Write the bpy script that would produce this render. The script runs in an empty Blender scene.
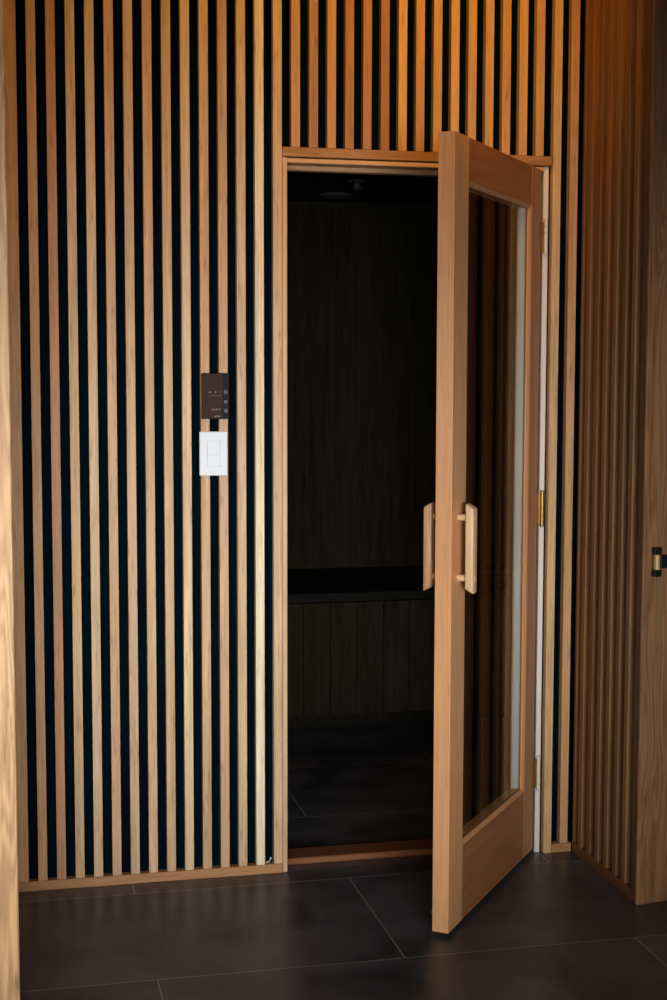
import bpy, bmesh, math, random
from mathutils import Vector, Matrix
random.seed(7)
scene = bpy.context.scene
COL = scene.collection
PITCH = 0.048          # slat spacing
SW = 0.0234            # slat width
SD = 0.024             # slat depth
TOP = 2.52             # ceiling height

# ------------------------------------------------------------------ helpers
def srgb(r, g, b, a=1.0):
    f = lambda c: ((c/255)/12.92 if c/255 <= 0.04045 else (((c/255)+0.055)/1.055)**2.4)
    return (f(r), f(g), f(b), a)

def new_mat(name):
    m = bpy.data.materials.new(name); m.use_nodes = True
    nt = m.node_tree
    return m, nt, nt.nodes['Principled BSDF']

def nd(nt, typ, **kw):
    n = nt.nodes.new(typ)
    for k, v in kw.items():
        setattr(n, k, v)
    return n

def math_n(nt, op, a, b=None):
    n = nd(nt, 'ShaderNodeMath', operation=op)
    for i, v in enumerate((a, b)):
        if v is None: continue
        if isinstance(v, (int, float)): n.inputs[i].default_value = v
        else: nt.links.new(v, n.inputs[i])
    return n.outputs[0]

def plain(name, col, rough=0.5, metal=0.0, spec=0.5, noise=0.0, nscale=40):
    m, nt, p = new_mat(name)
    p.inputs['Base Color'].default_value = col
    p.inputs['Roughness'].default_value = rough
    p.inputs['Metallic'].default_value = metal
    p.inputs['Specular IOR Level'].default_value = spec
    if noise:
        tc = nd(nt, 'ShaderNodeTexCoord'); nz = nd(nt, 'ShaderNodeTexNoise')
        nz.inputs['Scale'].default_value = nscale; nz.inputs['Detail'].default_value = 4
        nt.links.new(tc.outputs['Object'], nz.inputs['Vector'])
        mx = nd(nt, 'ShaderNodeMix', data_type='RGBA')
        mx.inputs['A'].default_value = tuple(c*(1-noise) for c in col[:3])+(1,)
        mx.inputs['B'].default_value = tuple(min(1, c*(1+noise)) for c in col[:3])+(1,)
        nt.links.new(nz.outputs['Fac'], mx.inputs['Factor'])
        nt.links.new(mx.outputs['Result'], p.inputs['Base Color'])
    return m

def wood(name, col=None, axis='Z', contrast=0.35, ring=0.0, ring_scale=1.0, rough=0.5, fine=220, hue=(1, .93, .85), freq=75):
    """Long-grained timber. col None takes the object's own colour. axis is the grain direction.
    ring adds cathedral figure (distorted bands)."""
    m, nt, p = new_mat(name)
    L = nt.links
    tc = nd(nt, 'ShaderNodeTexCoord'); oi = nd(nt, 'ShaderNodeObjectInfo')
    off = nd(nt, 'ShaderNodeVectorMath', operation='SCALE')
    off.inputs[0].default_value = (7.3, 11.9, 5.1)
    L.new(oi.outputs['Random'], off.inputs['Scale'])
    add = nd(nt, 'ShaderNodeVectorMath', operation='ADD')
    L.new(tc.outputs['Object'], add.inputs[0]); L.new(off.outputs[0], add.inputs[1])
    def stretched(s_across, s_along):
        mp = nd(nt, 'ShaderNodeMapping')
        s = {'X': (s_along, s_across, s_across), 'Y': (s_across, s_along, s_across), 'Z': (s_across, s_across, s_along)}[axis]
        mp.inputs['Scale'].default_value = s
        L.new(add.outputs[0], mp.inputs['Vector']); return mp.outputs[0]
    n1 = nd(nt, 'ShaderNodeTexNoise'); n1.inputs['Scale'].default_value = 1; n1.inputs['Detail'].default_value = 5
    n1.inputs['Roughness'].default_value = .65
    L.new(stretched(fine, 5), n1.inputs['Vector'])                 # fine pores
    n2 = nd(nt, 'ShaderNodeTexNoise'); n2.inputs['Scale'].default_value = 1; n2.inputs['Detail'].default_value = 3
    n2.inputs['Distortion'].default_value = .6
    L.new(stretched(38, 1.6), n2.inputs['Vector'])                 # broad streaks
    f = math_n(nt, 'ADD', math_n(nt, 'MULTIPLY', n1.outputs['Fac'], .85), math_n(nt, 'MULTIPLY', n2.outputs['Fac'], .75))
    f = math_n(nt, 'SUBTRACT', f, .80)
    if ring:
        n3 = nd(nt, 'ShaderNodeTexNoise'); n3.inputs['Scale'].default_value = 1; n3.inputs['Detail'].default_value = 2
        L.new(stretched(9*ring_scale, .75*ring_scale), n3.inputs['Vector'])
        bands = math_n(nt, 'SINE', math_n(nt, 'MULTIPLY', n3.outputs['Fac'], freq))
        bands = math_n(nt, 'MULTIPLY', bands, ring)
        bands = math_n(nt, 'MULTIPLY', bands, math_n(nt, 'ADD', n1.outputs['Fac'], .2))
        f = math_n(nt, 'ADD', f, bands)
    n4 = nd(nt, 'ShaderNodeTexNoise'); n4.inputs['Scale'].default_value = 1; n4.inputs['Detail'].default_value = 2
    L.new(stretched(160, 14), n4.inputs['Vector'])                 # short dark pores
    fl = math_n(nt, 'MAXIMUM', math_n(nt, 'SUBTRACT', n4.outputs['Fac'], .60), 0.0)
    f = math_n(nt, 'SUBTRACT', f, math_n(nt, 'MULTIPLY', fl, 2.6))
    # value = 1 + contrast * 2 * f
    v = math_n(nt, 'ADD', math_n(nt, 'MULTIPLY', f, 2*contrast), 1.0)
    v = math_n(nt, 'MAXIMUM', v, .25)
    base = oi.outputs['Color']
    if col is not None:
        rgb = nd(nt, 'ShaderNodeRGB'); rgb.outputs[0].default_value = col; base = rgb.outputs[0]
    vm = nd(nt, 'ShaderNodeVectorMath', operation='SCALE')
    L.new(base, vm.inputs[0]); L.new(v, vm.inputs['Scale'])
    # darker grain goes a little redder
    gam = nd(nt, 'ShaderNodeMix', data_type='RGBA', blend_type='MULTIPLY')
    L.new(vm.outputs[0], gam.inputs['A']); gam.inputs['B'].default_value = hue+(1,)
    fac = nd(nt, 'ShaderNodeMapRange'); fac.inputs['From Min'].default_value = .1; fac.inputs['From Max'].default_value = -.35
    L.new(f, fac.inputs['Value']); L.new(fac.outputs[0], gam.inputs['Factor'])
    L.new(gam.outputs['Result'], p.inputs['Base Color'])
    p.inputs['Roughness'].default_value = rough
    p.inputs['Specular IOR Level'].default_value = .35 if col is None or col[0] > .02 else .08
    b = nd(nt, 'ShaderNodeBump'); b.inputs['Strength'].default_value = .12; b.inputs['Distance'].default_value = .001
    L.new(n1.outputs['Fac'], b.inputs['Height']); L.new(b.outputs[0], p.inputs['Normal'])
    return m

def add_box(bm, x0, x1, y0, y1, z0, z1, bevel=0.0, seg=1):
    r = bmesh.ops.create_cube(bm, size=1)
    vs = r['verts']
    for v in vs:
        v.co = Vector((x0+(v.co.x+.5)*(x1-x0), y0+(v.co.y+.5)*(y1-y0), z0+(v.co.z+.5)*(z1-z0)))
    if bevel:
        es = list({e for v in vs for e in v.link_edges})
        bmesh.ops.bevel(bm, geom=es, offset=bevel, segments=seg, affect='EDGES', profile=.6)

def add_cyl(bm, c, axis, r, length, seg=24, r2=None):
    """cylinder whose base centre is c, going along axis"""
    res = bmesh.ops.create_cone(bm, cap_ends=True, segments=seg, radius1=r, radius2=r if r2 is None else r2, depth=length)
    q = Vector((0, 0, 1)).rotation_difference(Vector(axis).normalized())
    M = Matrix.Translation(Vector(c)+Vector(axis).normalized()*length/2) @ q.to_matrix().to_4x4()
    bmesh.ops.transform(bm, matrix=M, verts=res['verts'])

def add_prism(bm, poly, x0, x1, bevel=0.0, seg=2):
    """extrude a (y, z) outline from x0 to x1"""
    a = [bm.verts.new((x0, y, z)) for y, z in poly]; b = [bm.verts.new((x1, y, z)) for y, z in poly]
    fs = [bm.faces.new(a), bm.faces.new(list(reversed(b)))]
    n = len(poly)
    for i in range(n):
        fs.append(bm.faces.new((a[i], b[i], b[(i+1) % n], a[(i+1) % n])))
    bmesh.ops.recalc_face_normals(bm, faces=fs)
    if bevel:
        es = list({e for v in a+b for e in v.link_edges})
        bmesh.ops.bevel(bm, geom=es, offset=bevel, segments=seg, affect='EDGES', profile=.5)

def obj(name, bm, mat, parent=None, origin=(0, 0, 0), color=None, smooth=False):
    """link bm (given in the parent's coordinates) as one mesh object whose origin is at origin"""
    o3 = Vector(origin)
    for v in bm.verts: v.co -= o3
    me = bpy.data.meshes.new(name); bm.normal_update(); bm.to_mesh(me); bm.free()
    if smooth:
        for p in me.polygons: p.use_smooth = True
        me.set_sharp_from_angle(angle=math.radians(35))
    me.materials.append(mat)
    o = bpy.data.objects.new(name, me); COL.objects.link(o)
    o.location = o3
    if parent: o.parent = parent
    if color: o.color = color
    return o

def box(name, mat, parent, x0, x1, y0, y1, z0, z1, bevel=0.0012, color=None, seg=1):
    bm = bmesh.new(); add_box(bm, x0, x1, y0, y1, z0, z1, bevel, seg)
    return obj(name, bm, mat, parent, ((x0+x1)/2, (y0+y1)/2, z0), color)

def tag(o, label=None, cat=None, group=None, kind=None):
    if label: o['label'] = label
    if cat: o['category'] = cat
    if group: o['group'] = group
    if kind: o['kind'] = kind
    return o

def empty(name, loc=(0, 0, 0), rz=0.0):
    o = bpy.data.objects.new(name, None); COL.objects.link(o)
    o.location = loc; o.rotation_euler = (0, 0, rz); o.empty_display_size = .1
    return o

# ------------------------------------------------------------------ materials
M_slat = wood('slat timber', None, 'Z', .46, .06, 1.6, .55)
M_rail = wood('rail timber', srgb(172, 124, 80), 'X', .36, .12, 1.6, .5)
M_railY = wood('side rail timber', srgb(120, 78, 50), 'Y', .36, .1, 1.6, .5)  # lowered tone carries the shade of the return wall
M_jamb = wood('pale jamb timber', srgb(236, 228, 218), 'Z', .12, .03, 1.6, .45)
M_jambL = wood('left jamb timber', srgb(206, 172, 136), 'Z', .25, .05, 1.6, .5)
M_jambX = wood('pale head timber', srgb(214, 170, 124), 'X', .25, .05, 1.6, .45)
M_door = wood('door timber upright', srgb(220, 161, 112), 'Z', .22, .08, 1.2, .42)
M_doorX = wood('door timber rail', srgb(164, 106, 68), 'X', .22, .08, 1.2, .42)
M_doorH = wood('hinge stile timber', srgb(184, 128, 90), 'Z', .22, .08, 1.2, .45)
M_bead = wood('glazing bead timber', srgb(214, 154, 106), 'Z', .15, 0, 1, .38)
M_handle = wood('handle timber', srgb(222, 184, 140), 'Z', .2, .12, 2.0, .32)
M_oak_l = wood('oak panel', srgb(212, 168, 120), 'Z', .42, .26, 1.3, .5, freq=115)
M_oak_r = wood('oak end board', srgb(140, 100, 66), 'Z', .42, .30, 1.4, .5, freq=115)  # oak darkened so the dimness of this end sits in the colour
M_sill = wood('threshold timber', srgb(132, 82, 48), 'X', .3, .08, 1.4, .5)
M_back = plain('navy backing felt', srgb(0, 15, 23), .95, 0, .04, .25, 30)
M_int = wood('darkened sauna boards', srgb(32, 28, 20), 'Z', .9, .1, 1.0, .7)  # darkness of the unlit sauna is put into the board colour
M_bench = wood('darkened bench timber', srgb(9, 8, 6), 'X', .4, .1, 1.0, .5)  # near black to paint in the shade around the bench
M_black = plain('black metal', srgb(22, 24, 24), .4, .3)
M_brass = plain('brass', srgb(164, 128, 74), .36, 1.0)
M_brass_glint = plain('pale brass', srgb(244, 236, 212), .3, .2)  # bright reflection of upper and lower knuckles put into a whiter base
M_roller = plain('pale brass roller', srgb(190, 158, 104), .5, .35)
M_sheen = plain('pale sheen strip', srgb(224, 228, 234), .4)  # painted sheen for the strips beside the glass
M_steel = plain('steel', srgb(190, 190, 186), .3, 1.0)
M_white = plain('white plastic', srgb(204, 212, 218), .35)
M_white2 = plain('white paddle plastic', srgb(194, 203, 209), .3)
M_paint = plain('plaster', srgb(150, 140, 128), .85, 0, .3, .05, 12)
M_dplast = plain('panel face with warm reflection', srgb(58, 38, 30), .5, 0, .08, .15, 25)  # brown of the warm reflection is put into the base colour
M_dedge = plain('black glossy strip', srgb(7, 7, 8), .4, 0, .08)
M_icon = plain('grey printed marks', srgb(112, 100, 92), .5)
M_fix = plain('grey fixture', srgb(64, 63, 60), .6)
M_dceil = plain('darkened sauna ceiling', srgb(12, 11, 10), .85, 0, .1, .2, 20)  # unlit room's darkness painted into the ceiling

def glass_mat():
    m = bpy.data.materials.new('clear door glass'); m.use_nodes = True
    nt = m.node_tree; nt.nodes.clear()
    out = nd(nt, 'ShaderNodeOutputMaterial'); mix = nd(nt, 'ShaderNodeMixShader')
    fr = nd(nt, 'ShaderNodeFresnel'); geo = nd(nt, 'ShaderNodeNewGeometry')      # same reflectance from both faces of the pane
    ior = nd(nt, 'ShaderNodeMapRange'); ior.inputs['To Min'].default_value = 1.5; ior.inputs['To Max'].default_value = 1/1.5
    nt.links.new(geo.outputs['Backfacing'], ior.inputs['Value']); nt.links.new(ior.outputs[0], fr.inputs['IOR'])
    tr = nd(nt, 'ShaderNodeBsdfTransparent'); tr.inputs['Color'].default_value = (.93, .96, .94, 1)
    gl = nd(nt, 'ShaderNodeBsdfGlossy'); gl.inputs['Roughness'].default_value = 0.0
    nt.links.new(fr.outputs[0], mix.inputs[0]); nt.links.new(tr.outputs[0], mix.inputs[1]); nt.links.new(gl.outputs[0], mix.inputs[2])
    nt.links.new(mix.outputs[0], out.inputs[0])
    return m
M_glass = glass_mat()

def floor_mat():
    m, nt, p = new_mat('dark slate tiles'); L = nt.links
    tc = nd(nt, 'ShaderNodeTexCoord'); sep = nd(nt, 'ShaderNodeSeparateXYZ')
    L.new(tc.outputs['Object'], sep.inputs[0])
    X, Y = sep.outputs[0], sep.outputs[1]
    TW, TH, GR = 1.1412, 0.556, 0.0034
    # rows: joints at y = -0.0773 - k*TH
    v = math_n(nt, 'DIVIDE', math_n(nt, 'ADD', math_n(nt, 'MULTIPLY', Y, -1.0), -0.0773+TH*20), TH)
    row = math_n(nt, 'FLOOR', v); fv = math_n(nt, 'FRACT', v)
    par = math_n(nt, 'MODULO', row, 2.0)                       # row 20 (first in front of the wall) is even
    u = math_n(nt, 'DIVIDE', math_n(nt, 'ADD', X, -0.8621+TW*20), TW)
    u = math_n(nt, 'ADD', u, math_n(nt, 'MULTIPLY', par, .5))
    fu = math_n(nt, 'FRACT', u); cell = math_n(nt, 'FLOOR', u)
    def near(fr, size):
        d = math_n(nt, 'SUBTRACT', .5, math_n(nt, 'ABSOLUTE', math_n(nt, 'SUBTRACT', fr, .5)))
        return math_n(nt, 'LESS_THAN', math_n(nt, 'MULTIPLY', d, size), GR/2)
    joint = math_n(nt, 'MAXIMUM', near(fv, TH), near(fu, TW))
    # slate body: cloudy patches + thin veins, each tile shifted
    cmb = nd(nt, 'ShaderNodeCombineXYZ'); L.new(cell, cmb.inputs[0]); L.new(row, cmb.inputs[1])
    sh = nd(nt, 'ShaderNodeVectorMath', operation='SCALE'); sh.inputs['Scale'].default_value = 3.7
    L.new(cmb.outputs[0], sh.inputs[0])
    ad = nd(nt, 'ShaderNodeVectorMath', operation='ADD'); L.new(tc.outputs['Object'], ad.inputs[0]); L.new(sh.outputs[0], ad.inputs[1])
    n1 = nd(nt, 'ShaderNodeTexNoise'); n1.inputs['Scale'].default_value = 4.5; n1.inputs['Detail'].default_value = 6; n1.inputs['Distortion'].default_value = .8
    L.new(ad.outputs[0], n1.inputs['Vector'])
    n2 = nd(nt, 'ShaderNodeTexNoise'); n2.inputs['Scale'].default_value = 2.2; n2.inputs['Detail'].default_value = 5; n2.inputs['Distortion'].default_value = 1.6
    L.new(ad.outputs[0], n2.inputs['Vector'])
    vein = math_n(nt, 'ABSOLUTE', math_n(nt, 'SUBTRACT', n2.outputs['Fac'], .5))
    vein = math_n(nt, 'MULTIPLY', math_n(nt, 'MAXIMUM', math_n(nt, 'SUBTRACT', .006, vein), 0.0), 60.0)
    ramp = nd(nt, 'ShaderNodeMix', data_type='RGBA')
    ramp.inputs['A'].default_value = srgb(51, 50, 55); ramp.inputs['B'].default_value = srgb(90, 87, 92)
    mr = nd(nt, 'ShaderNodeMapRange'); mr.inputs['From Min'].default_value = .32; mr.inputs['From Max'].default_value = .70
    L.new(n1.outputs['Fac'], mr.inputs['Value']); L.new(mr.outputs[0], ramp.inputs['Factor'])
    vm = nd(nt, 'ShaderNodeMix', data_type='RGBA'); L.new(math_n(nt, 'MULTIPLY', vein, .8), vm.inputs['Factor'])
    L.new(ramp.outputs['Result'], vm.inputs['A']); vm.inputs['B'].default_value = srgb(104, 94, 88)
    gm = nd(nt, 'ShaderNodeMix', data_type='RGBA'); L.new(joint, gm.inputs['Factor'])
    L.new(vm.outputs['Result'], gm.inputs['A']); gm.inputs['B'].default_value = srgb(146, 142, 138)
    L.new(gm.outputs['Result'], p.inputs['Base Color'])
    n3 = nd(nt, 'ShaderNodeTexNoise'); n3.inputs['Scale'].default_value = 9; n3.inputs['Detail'].default_value = 6
    L.new(ad.outputs[0], n3.inputs['Vector'])
    rr = nd(nt, 'ShaderNodeMapRange'); rr.inputs['To Min'].default_value = .28; rr.inputs['To Max'].default_value = .46
    L.new(n3.outputs['Fac'], rr.inputs['Value']); L.new(rr.outputs[0], p.inputs['Roughness'])
    p.inputs['Specular IOR Level'].default_value = .5
    b = nd(nt, 'ShaderNodeBump'); b.inputs['Strength'].default_value = .15; b.inputs['Distance'].default_value = .004
    L.new(n1.outputs['Fac'], b.inputs['Height']); L.new(b.outputs[0], p.inputs['Normal'])
    return m
M_floor = floor_mat()

# ------------------------------------------------------------------ the setting
def structure(o): return tag(o, kind='structure')

structure(box('floor', M_floor, None, -2.2, 3.2, -5.6, 1.9, -.06, 0, 0)).location.z = -.06
fl = bpy.data.objects['floor']
# keep the tile grid in world coordinates: origin of the floor object at the world origin
for v in fl.data.vertices: v.co = v.co + Vector(fl.location)
fl.location = (0, 0, 0)
structure(box('ceiling', M_paint, None, -2.2, 3.2, -5.6, .15, TOP, TOP+.08, 0))

# partition that carries the cladding, with the door opening left in it
bm = bmesh.new()
add_box(bm, -.30, .6966, SD, .15, 0, TOP)
add_box(bm, 1.4378, 1.575, SD, .15, 0, TOP)
add_box(bm, .6966, 1.4378, SD, .15, 1.908, TOP)
structure(obj('wall_back', bm, M_back, origin=(0, SD, 0)))
# short return on the left, seen end on, faced with an oak board
structure(box('wall_left', M_paint, None, -.42, -.012, -.73, SD, 0, TOP, 0))
tag(box('trim_1', M_oak_l, None, -.42, -.0085, -.752, -.73, 0, TOP, .002),
    'broad pale oak board facing the end of the wall at the far left edge', 'trim', kind='structure')
# return wall on the right
structure(box('wall_right', M_back, None, 1.552, 1.80, -.378, SD, 0, TOP, 0))

# room behind the door
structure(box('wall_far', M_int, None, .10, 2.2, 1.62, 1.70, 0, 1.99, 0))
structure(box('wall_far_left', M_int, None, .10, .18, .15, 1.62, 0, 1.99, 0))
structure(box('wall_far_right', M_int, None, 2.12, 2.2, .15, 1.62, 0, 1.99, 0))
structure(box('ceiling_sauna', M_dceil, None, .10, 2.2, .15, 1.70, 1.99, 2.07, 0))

# ------------------------------------------------------------------ slat cladding
TONES = {  # sRGB albedo of each upright, from the left
 0: (182, 138, 94), 1: (186, 142, 98), 2: (180, 130, 92), 3: (200, 164, 122), 4: (206, 174, 136), 5: (202, 162, 124),
 6: (204, 170, 132), 7: (206, 168, 128), 8: (201, 167, 126), 9: (214, 184, 144), 10: (200, 162, 122), 11: (200, 160, 123),
 12: (206, 174, 136), 13: (228, 208, 174), 14: (204, 169, 132), 15: (204, 154, 104), 16: (180, 132, 92), 17: (204, 154, 102),
 18: (184, 126, 78), 19: (178, 122, 78), 20: (172, 116, 74), 21: (216, 164, 104), 22: (202, 148, 92), 23: (212, 160, 102),
 24: (216, 166, 106), 25: (210, 160, 104), 26: (214, 166, 110), 27: (212, 162, 104), 28: (216, 166, 108), 29: (216, 168, 112),
 30: (212, 172, 124), 31: (198, 152, 104)}

def tone(i):
    return srgb(*TONES[i])

def slat(parent, i, z0, z1, x0=None, x1=None):
    x0 = PITCH*i if x0 is None else x0
    x1 = PITCH*i+SW if x1 is None else x1
    return box('slat', M_slat, parent, x0, x1, 0, SD-.0005, z0, z1, .0013, tone(i), 2)

def cladding(label):
    return tag(empty('slat_cladding'), label, 'wall cladding', 'slat cladding around the door')

RAIL = .026
left = cladding('tall screen of narrow pale wood slats left of the doorway, behind the switch')
box('bottom_rail', M_rail, left, -.010, .6955, -.0005, SD-.0005, 0, RAIL-.0004, .0013)
slat(left, 0, RAIL, TOP-.002, -.010, .0238)
for i in range(1, 15): slat(left, i, RAIL, TOP-.002)

ZB, ZT = 1.9082, 1.9335
above = cladding('short amber lit wood slats standing on a rail above the doorway')
box('bottom_rail', M_rail, above, .6962, 1.4396, -.0008, SD-.0005, ZB, ZT-.0004, .0015)
for i in range(15, 30): slat(above, i, ZT, TOP-.002)

right = cladding('narrow strip of two upright wood slats between the door hinges and the corner')
slat(right, 30, 0.0, TOP-.002, 1.4430, 1.4662)
box('bottom_rail', M_rail, right, 1.4668, 1.5262, 0, SD-.0005, 0, RAIL-.0004, .0013)
slat(right, 31, RAIL, TOP-.002, 1.4915, 1.5150)

XR, PR = 1.528, .0588
side = cladding('wood slats toned darker for shade on the return wall right of the door')
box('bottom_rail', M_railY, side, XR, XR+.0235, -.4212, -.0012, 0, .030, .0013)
shade_tones = [(130, 90, 54), (144, 98, 58), (126, 84, 50), (138, 96, 58), (142, 102, 62), (130, 92, 56), (146, 106, 68), (112, 78, 48)]  # darker than the front slats: this wall's shade is in the tones
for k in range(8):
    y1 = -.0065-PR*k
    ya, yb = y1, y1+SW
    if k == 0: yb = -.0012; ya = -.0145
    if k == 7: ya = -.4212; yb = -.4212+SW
    box('slat', M_slat, side, XR, XR+.0235, ya, yb, .0304, TOP-.002, .0013, srgb(*shade_tones[k]), 2)

# ------------------------------------------------------------------ door frame
fr = tag(empty('door_frame', (1.07, .06, 0)), 'pale wood frame lining the doorway with a low brown threshold', 'door frame')
def fbox(name, mat, x0, x1, y0, y1, z0, z1, bevel=.0015, color=None):
    return box(name, mat, fr, x0-1.07, x1-1.07, y0-.06, y1-.06, z0, z1, bevel, color)
fbox('jamb', M_jambL, .6968, .7100, .003, .20, .0, 1.9075, .0018)
fbox('jamb', M_jambL, 1.4262, 1.4364, .0285, .20, .0, 1.9075, .0012)
fbox('jamb_trim', M_jamb, 1.4210, 1.4362, .012, .028, .0, 1.9075, .0018)
fbox('head', M_jambX, .7102, 1.4208, .005, .16, 1.8930, 1.9055, .0018)
fbox('stop', M_jambL, .7102, .7170, .060, .085, .019, 1.8805, .001)
fbox('stop', M_jambL, 1.4170, 1.4258, .060, .085, .019, 1.8805, .001)
fbox('head_stop', M_jambX, .7102, 1.4208, .055, .085, 1.8810, 1.8928, .001)
fbox('threshold', M_sill, .7102, 1.4208, .0546, .142, 0, .0186, .003)

# ------------------------------------------------------------------ the glass door
H = Vector((1.4183, .0132, 0.0)); ANG = math.atan2(.79600, .60530)
door = tag(empty('glass_door', H, ANG), 'wood framed glass door standing open in the doorway', 'door')
W, T, Z0, Z1 = .7015, .041, .012, 1.8975
HS, FS = .0945, .6035          # inner edges of the hinge stile and of the free stile, from the hinge
BR, TR = .199, 1.796           # top of the bottom rail, underside of the top rail
ST = box('stile', M_door, door, -W, -FS, 0, T, Z0, Z1, .0016, None, 2)
box('stile', M_doorH, door, -HS, -.010, 0, T, Z0, Z1, .0016, None, 2)
box('rail', M_doorX, door, -FS+.0003, -HS-.0003, .0006, T-.0006, TR, Z1, .0012)
box('rail', M_doorX, door, -FS+.0003, -HS-.0003, .0006, T-.0006, Z0+.072, BR, .0012)
box('rail', M_doorX, door, -FS+.0003, -HS-.0003, .0006, T-.0006, Z0, Z0+.0716, .0012)
# glazing beads: a sloped moulding all round, on both faces
GY0, GY1 = .0098, .0142
def bead(yf, yg):
    bm = bmesh.new()
    a = .0105
    outer = [(-FS, BR), (-HS, BR), (-HS, TR), (-FS, TR)]
    inner = [(-FS+a, BR+a), (-HS-a, BR+a), (-HS-a, TR-a), (-FS+a, TR-a)]
    lip = .0024 if yg > yf else -.0010
    rings = []
    mid = [((o[0]*.55+n[0]*.45), (o[1]*.55+n[1]*.45)) for o, n in zip(outer, inner)]
    for pts, y in ((outer, yf+lip*.3), (mid, yf+lip), (inner, yf+lip*2.6), (inner, yg), (outer, yg)):
        rings.append([bm.verts.new((x, y, z)) for x, z in pts])
    for r in range(5):
        A, B = rings[r], rings[(r+1) % 5]
        for i in range(4):
            bm.faces.new((A[i], A[(i+1) % 4], B[(i+1) % 4], B[i]))
    bmesh.ops.recalc_face_normals(bm, faces=bm.faces[:])
    return obj('glazing_bead', bm, M_bead, door, (-.35, yf, BR))
bead(.0, GY0); bead(T, GY1)
for x0, x1 in ((-HS-.0115, -HS-.0106), (-FS+.0106, -FS+.0115)):
    box('sheen_strip', M_sheen, door, x0, x1, GY1+.0002, T-.0070, BR+.0110, TR-.0110, .0002)  # added pale strips imitating the bluish sheen inside the stiles
box('glass_pane', M_glass, door, -FS+.001, -HS-.001, GY0+.0002, GY1-.0002, BR+.001, TR-.001, 0)

M_handle_in = wood('inner handle timber', srgb(186, 142, 100), 'Z', .34, .3, 2.0, .4)
def pull(side):
    """side -1: outer face (local -y); +1: inner face"""
    y0 = 0 if side < 0 else T
    u = -.655
    oa, ob = .0215, .0425
    za, zb = .8400, 1.0425; dz = -.0125
    hm = M_handle if side < 0 else M_handle_in
    bm = bmesh.new()
    poly = [(y0+side*oa, za), (y0+side*ob, za+dz), (y0+side*ob, zb+dz), (y0+side*oa, zb)]
    add_prism(bm, poly, u-.0160, u+.0160, .0045, 3)
    h = obj('pull_handle', bm, hm, door, (u, y0+side*oa, za), smooth=True)
    for z in (1.008, .864):
        bm = bmesh.new()
        add_cyl(bm, (u, y0, z), (0, side, 0), .0080, oa+.0005)
        d = obj('dowel', bm, hm, door, (u, y0, z), smooth=True)
        d.parent = h; d.location = d.location-h.location
        bm = bmesh.new()
        add_cyl(bm, (u, y0+side*(ob-.001), z), (0, side, 0), .0072, .0022)
        d = obj('dowel_end', bm, hm, door, (u, y0+side*ob, z), smooth=True)
        d.parent = h; d.location = d.location-h.location
    return h
pull(-1); pull(1)

def hinge(za, zb, mat):
    bm = bmesh.new()                                   # leaf on the door face edge
    add_box(bm, -.0165, -.0092, -.0034, -.0002, za+.004, zb-.004, .0006)
    add_box(bm, -.0098, -.0004, -.0034, -.0018, za+.004, zb-.004, .0003)
    add_box(bm, -.0020, -.0004, -.0112, -.0018, za+.004, zb-.004, .0003)
    h = obj('hinge', bm, M_brass, door, (0, 0, za))
    bx, by, n = -.0004, -.0114, 5
    L = (zb-za)/n
    for k in range(n):
        bm = bmesh.new()
        add_cyl(bm, (bx, by, za+L*k+.0005), (0, 0, 1), .0052, L-.001, 20)
        kn = obj('knuckle', bm, mat, door, (bx, by, za+L*k), smooth=True)
        kn.parent = h; kn.location = kn.location-h.location
    for z, s in ((za, -1), (zb, 1)):
        bm = bmesh.new()
        add_cyl(bm, (bx, by, z), (0, 0, s), .0056, .003, 20)
        add_cyl(bm, (bx, by, z+s*.003), (0, 0, s), .0036, .003, 20, .002)
        f = obj('finial', bm, mat, door, (bx, by, z), smooth=True)
        f.parent = h; f.location = f.location-h.location
for za, zb, mt in ((1.676, 1.763, M_brass_glint), (.930, 1.021, M_brass), (.184, .275, M_brass_glint)):
    hinge(za, zb, mt)
# small steel catch low on the inner face
bm = bmesh.new()
add_cyl(bm, (-.668, T, .046), (0, 1, 0), .0075, .003); add_cyl(bm, (-.668, T+.003, .046), (0, 1, 0), .0048, .010)
obj('catch', bm, M_steel, door, (-.668, T, .046), smooth=True)

# ------------------------------------------------------------------ switch and control panel
sw = tag(empty('light_switch', (.512, 0, 1.1372)), 'white rectangular light switch plate on the slats below the dark control panel', 'switch')
bm = bmesh.new(); add_box(bm, -.0370, .0370, -.0075, 0, -.0578, .0578, .0022, 2)
obj('switch_plate', bm, M_white, sw)
bm = bmesh.new(); add_box(bm, -.0165, .0165, -.0088, -.0070, -.0335, .0335, .0008)
pd = obj('rocker', bm, M_white2, sw)
bm = bmesh.new(); add_box(bm, -.0120, .0120, -.0098, -.0086, -.0052, -.0022, .0003)
ln = obj('indicator_bar', bm, M_white, sw); ln.parent = pd

cp = tag(empty('control_panel', (.5174, 0, 1.2870)), 'dark glass sauna control panel with a painted warm reflection on the slats above the white switch', 'control panel')
bm = bmesh.new(); add_box(bm, -.0362, .0362, -.0130, 0, -.0594, .0594, .0020, 2)
obj('housing', bm, M_dedge, cp)
bm = bmesh.new(); add_box(bm, -.0355, .0170, -.0142, -.0128, -.0586, .0586, .0005)
fp = obj('face_plate', bm, M_dplast, cp)
marks = [(-.0010, .0105, .0045, .003), (-.0160, .0105, .003, .0045), (-.012, .0105, .002, .002), (.010, .0105, .003, .002),
         (-.001, .0016, .034, .0008), (.0032, -.0520, .0155, .0030)]
marks += [(x, -.0345, .003, .004) for x in (-.0095, -.0035, .0030, .0100)]
for x, z, w, h in marks:
    bm = bmesh.new(); add_box(bm, x-w/2, x+w/2, -.0146, -.0140, z-h/2, z+h/2)
    obj('printed_mark', bm, M_icon, cp).parent = fp
M_btn = plain('slate grey button', srgb(26, 32, 38), .35, 0, .3)
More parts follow.
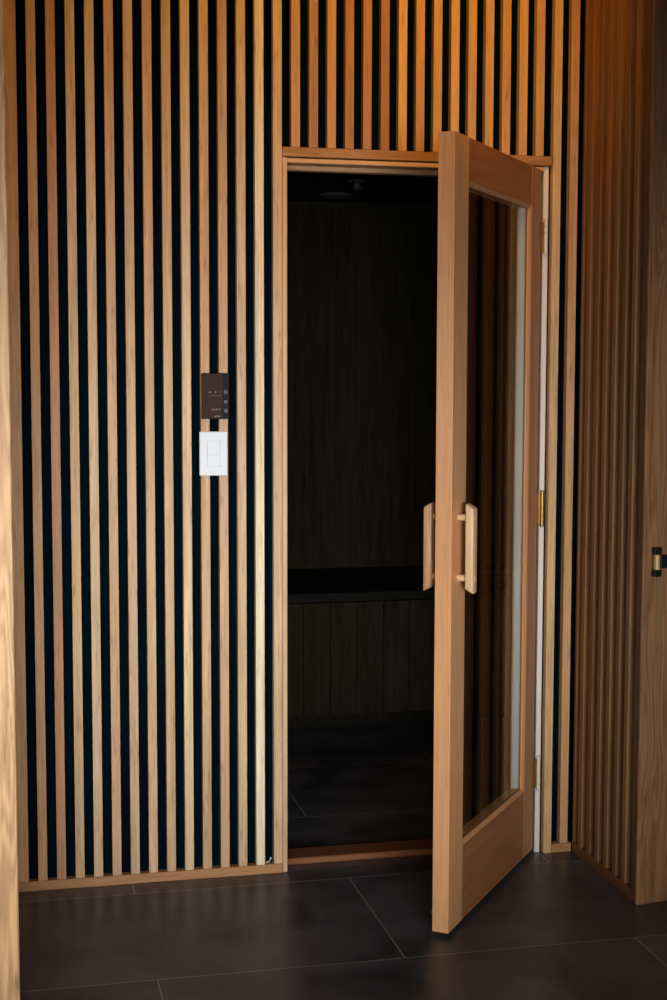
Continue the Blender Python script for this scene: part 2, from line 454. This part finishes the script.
for z in (.0105, -.0150, -.0380):
    bm = bmesh.new(); add_cyl(bm, (.0262, -.0126, z), (0, -1, 0), .0052, .0016, 24)
    obj('touch_button', bm, M_btn, cp, smooth=True)

# ------------------------------------------------------------------ oak end board and its catch on the right
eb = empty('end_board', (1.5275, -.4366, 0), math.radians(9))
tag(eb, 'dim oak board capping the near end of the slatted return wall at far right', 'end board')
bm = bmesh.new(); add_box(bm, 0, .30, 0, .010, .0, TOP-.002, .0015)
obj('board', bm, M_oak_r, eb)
ct = empty('roller_catch', eb.matrix_basis @ Vector((.0285, 0, .879)), math.radians(9))
tag(ct, 'small black catch with a brass roller on the oak board at far right', 'door catch')
bm = bmesh.new(); add_box(bm, .0005, .0150, -.0030, 0, -.036, .036, .0008); obj('back_plate', bm, M_black, ct)
for z0, z1 in ((.019, .0365), (-.0365, -.019)):
    bm = bmesh.new(); add_box(bm, -.006, .0145, -.0185, -.0028, z0, z1, .0015); obj('bracket', bm, M_black, ct)
bm = bmesh.new(); add_cyl(bm, (.0030, -.0115, -.0185), (0, 0, 1), .0086, .037, 24); obj('roller', bm, M_roller, ct, smooth=True)
bm = bmesh.new(); add_box(bm, .0148, .075, -.014, 0, -.0165, .0165, .0015); obj('strike_arm', bm, M_black, ct)

# ------------------------------------------------------------------ behind the door
be = tag(empty('sauna_bench', (1.1, 1.0, 0)), 'timber bench darkened for the unlit sauna seen through the open doorway', 'bench')
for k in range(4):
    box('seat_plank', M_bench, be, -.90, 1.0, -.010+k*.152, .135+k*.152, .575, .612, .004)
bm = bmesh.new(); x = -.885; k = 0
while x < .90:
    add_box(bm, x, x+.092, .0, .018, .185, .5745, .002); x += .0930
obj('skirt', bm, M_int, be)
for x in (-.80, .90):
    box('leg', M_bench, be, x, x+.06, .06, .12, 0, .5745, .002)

def disc_profile(name, mat, parent, prof, loc):
    bm = bmesh.new(); n = 32
    rings = [[bm.verts.new((r*math.cos(2*math.pi*a/n), r*math.sin(2*math.pi*a/n), z)) for a in range(n)] for r, z in prof]
    for A, B in zip(rings, rings[1:]):
        for i in range(n): bm.faces.new((A[i], A[(i+1) % n], B[(i+1) % n], B[i]))
    bm.faces.new(rings[0]); bm.faces.new(rings[-1])
    bmesh.ops.recalc_face_normals(bm, faces=bm.faces[:])
    o = obj(name, bm, mat, parent, (0, 0, 0), smooth=True); o.location = loc
    return o
dl = tag(empty('ceiling_light', (1.155, 1.385, 1.992)), 'round unlit ceiling light inside the dark sauna', 'ceiling light')
disc_profile('trim_ring', M_fix, dl, [(.058, 0), (.060, -.006), (.052, -.013), (.046, -.010)], (0, 0, 0))
disc_profile('lens', M_fix, dl, [(.045, -.009), (.030, -.011), (.008, -.012)], (0, 0, 0))
sp = tag(empty('ceiling_sprinkler', (1.144, 1.02, 1.992)), 'small sprinkler head on the darkened sauna ceiling above the bench', 'sprinkler')
disc_profile('flange', M_fix, sp, [(.034, 0), (.033, -.005), (.014, -.009)], (0, 0, 0))
disc_profile('nozzle', M_fix, sp, [(.012, -.009), (.012, -.024), (.017, -.026), (.017, -.030), (.006, -.034)], (0, 0, 0))

# small twisted scrap lying in the slat gap
pts = [Vector(q) for q in ((0, 0, .002), (.004, -.002, .006), (.007, 0, .003), (.010, -.002, .009), (.013, 0, .012), (.011, -.001, .016), (.015, -.002, .013))]
bm = bmesh.new()
for p0, p1 in zip(pts, pts[1:]):
    add_cyl(bm, p0, p1-p0, .0013, (p1-p0).length, 8)
sc_o = obj('plastic_scrap', bm, M_white); sc_o.location = (.6520, .010, RAIL)
tag(sc_o, 'tiny white twisted scrap on the bottom rail beside the door frame', 'scrap')

for n, lab, cat in (
        ('floor', 'dark slate grey large format tiled floor with pale grout lines', 'floor'),
        ('ceiling', 'plain ceiling over the entrance area', 'ceiling'),
        ('wall_back', 'dark navy backing wall seen between the upright slats', 'wall'),
        ('wall_left', 'short plain return wall behind the pale oak board on the left', 'wall'),
        ('wall_right', 'dark backing behind the slats of the return wall on the right', 'wall'),
        ('wall_far', 'boarded rear wall of the sauna above the bench, darkened for the unlit room', 'wall'),
        ('wall_far_left', 'unlit left side wall inside the dark sauna', 'wall'),
        ('wall_far_right', 'unlit right side wall inside the dark sauna behind the door glass', 'wall'),
        ('ceiling_sauna', 'ceiling inside the sauna with the round light, darkened for the unlit room', 'ceiling')):
    tag(bpy.data.objects[n], lab, cat)

# ------------------------------------------------------------------ light
def area(name, loc, target, sx, sy, energy, col, spread=180):
    l = bpy.data.lights.new(name, 'AREA'); l.shape = 'RECTANGLE'; l.size = sx; l.size_y = sy
    l.energy = energy; l.color = col; l.spread = math.radians(spread)
    o = bpy.data.objects.new(name, l); COL.objects.link(o); o.location = loc
    o.rotation_euler = (Vector(target)-Vector(loc)).to_track_quat('-Z', 'Y').to_euler()
    return o
area('window_daylight', (.15, -4.6, 1.0), (.38, 0, .76), 2.4, .9, 13.6, (.97, .985, 1.0), 40)
area('side_window_daylight', (-2.0, -4.2, 1.0), (.75, 0, .76), 1.4, 1.0, 2.2, (.97, .985, 1.0), 42)
def spot(name, loc, target, energy, col, size, blend=.8, rad=.04):
    l = bpy.data.lights.new(name, 'SPOT'); l.energy = energy; l.color = col
    l.spot_size = math.radians(size); l.spot_blend = blend; l.shadow_soft_size = rad
    o = bpy.data.objects.new(name, l); COL.objects.link(o); o.location = loc
    o.rotation_euler = (Vector(target)-Vector(loc)).to_track_quat('-Z', 'Y').to_euler()
    return o
spot('ceiling_downlight', (1.12, -.80, TOP-.01), (.95, 0, 2.25), 30, (1.0, .50, .065), 118)
spot('ceiling_downlight', (.25, -1.15, TOP-.01), (.45, 0, 2.2), 15, (1.0, .52, .075), 110)

w = bpy.data.worlds.new('room ambience'); scene.world = w; w.use_nodes = True
bg = w.node_tree.nodes['Background']; bg.inputs[0].default_value = (.75, .85, 1.0, 1); bg.inputs[1].default_value = .03

# ------------------------------------------------------------------ camera
cam = bpy.data.cameras.new('camera'); co = bpy.data.objects.new('camera', cam); COL.objects.link(co); scene.camera = co
cam.sensor_fit = 'VERTICAL'; cam.sensor_height = 36.0; cam.lens = 1463.5*36/1000
cam.clip_start = .05
yaw, pitch, roll = .2233, -.0837, .0020
cy, sy, cpp, spp = math.cos(yaw), math.sin(yaw), math.cos(pitch), math.sin(pitch)
f = Vector((sy*cpp, cy*cpp, spp)); r = Vector((cy, -sy, 0)); u = r.cross(f)
r2 = math.cos(roll)*r+math.sin(roll)*u; u2 = math.cos(roll)*u-math.sin(roll)*r
R = Matrix((r2, u2, -f)).transposed()
co.matrix_world = Matrix.Translation((-.0275, -3.7961, 1.3365)) @ R.to_4x4()

vs = scene.view_settings
vs.view_transform = 'Standard'; vs.look = 'None'; vs.gamma = 1; vs.exposure = 0; vs.use_curve_mapping = False
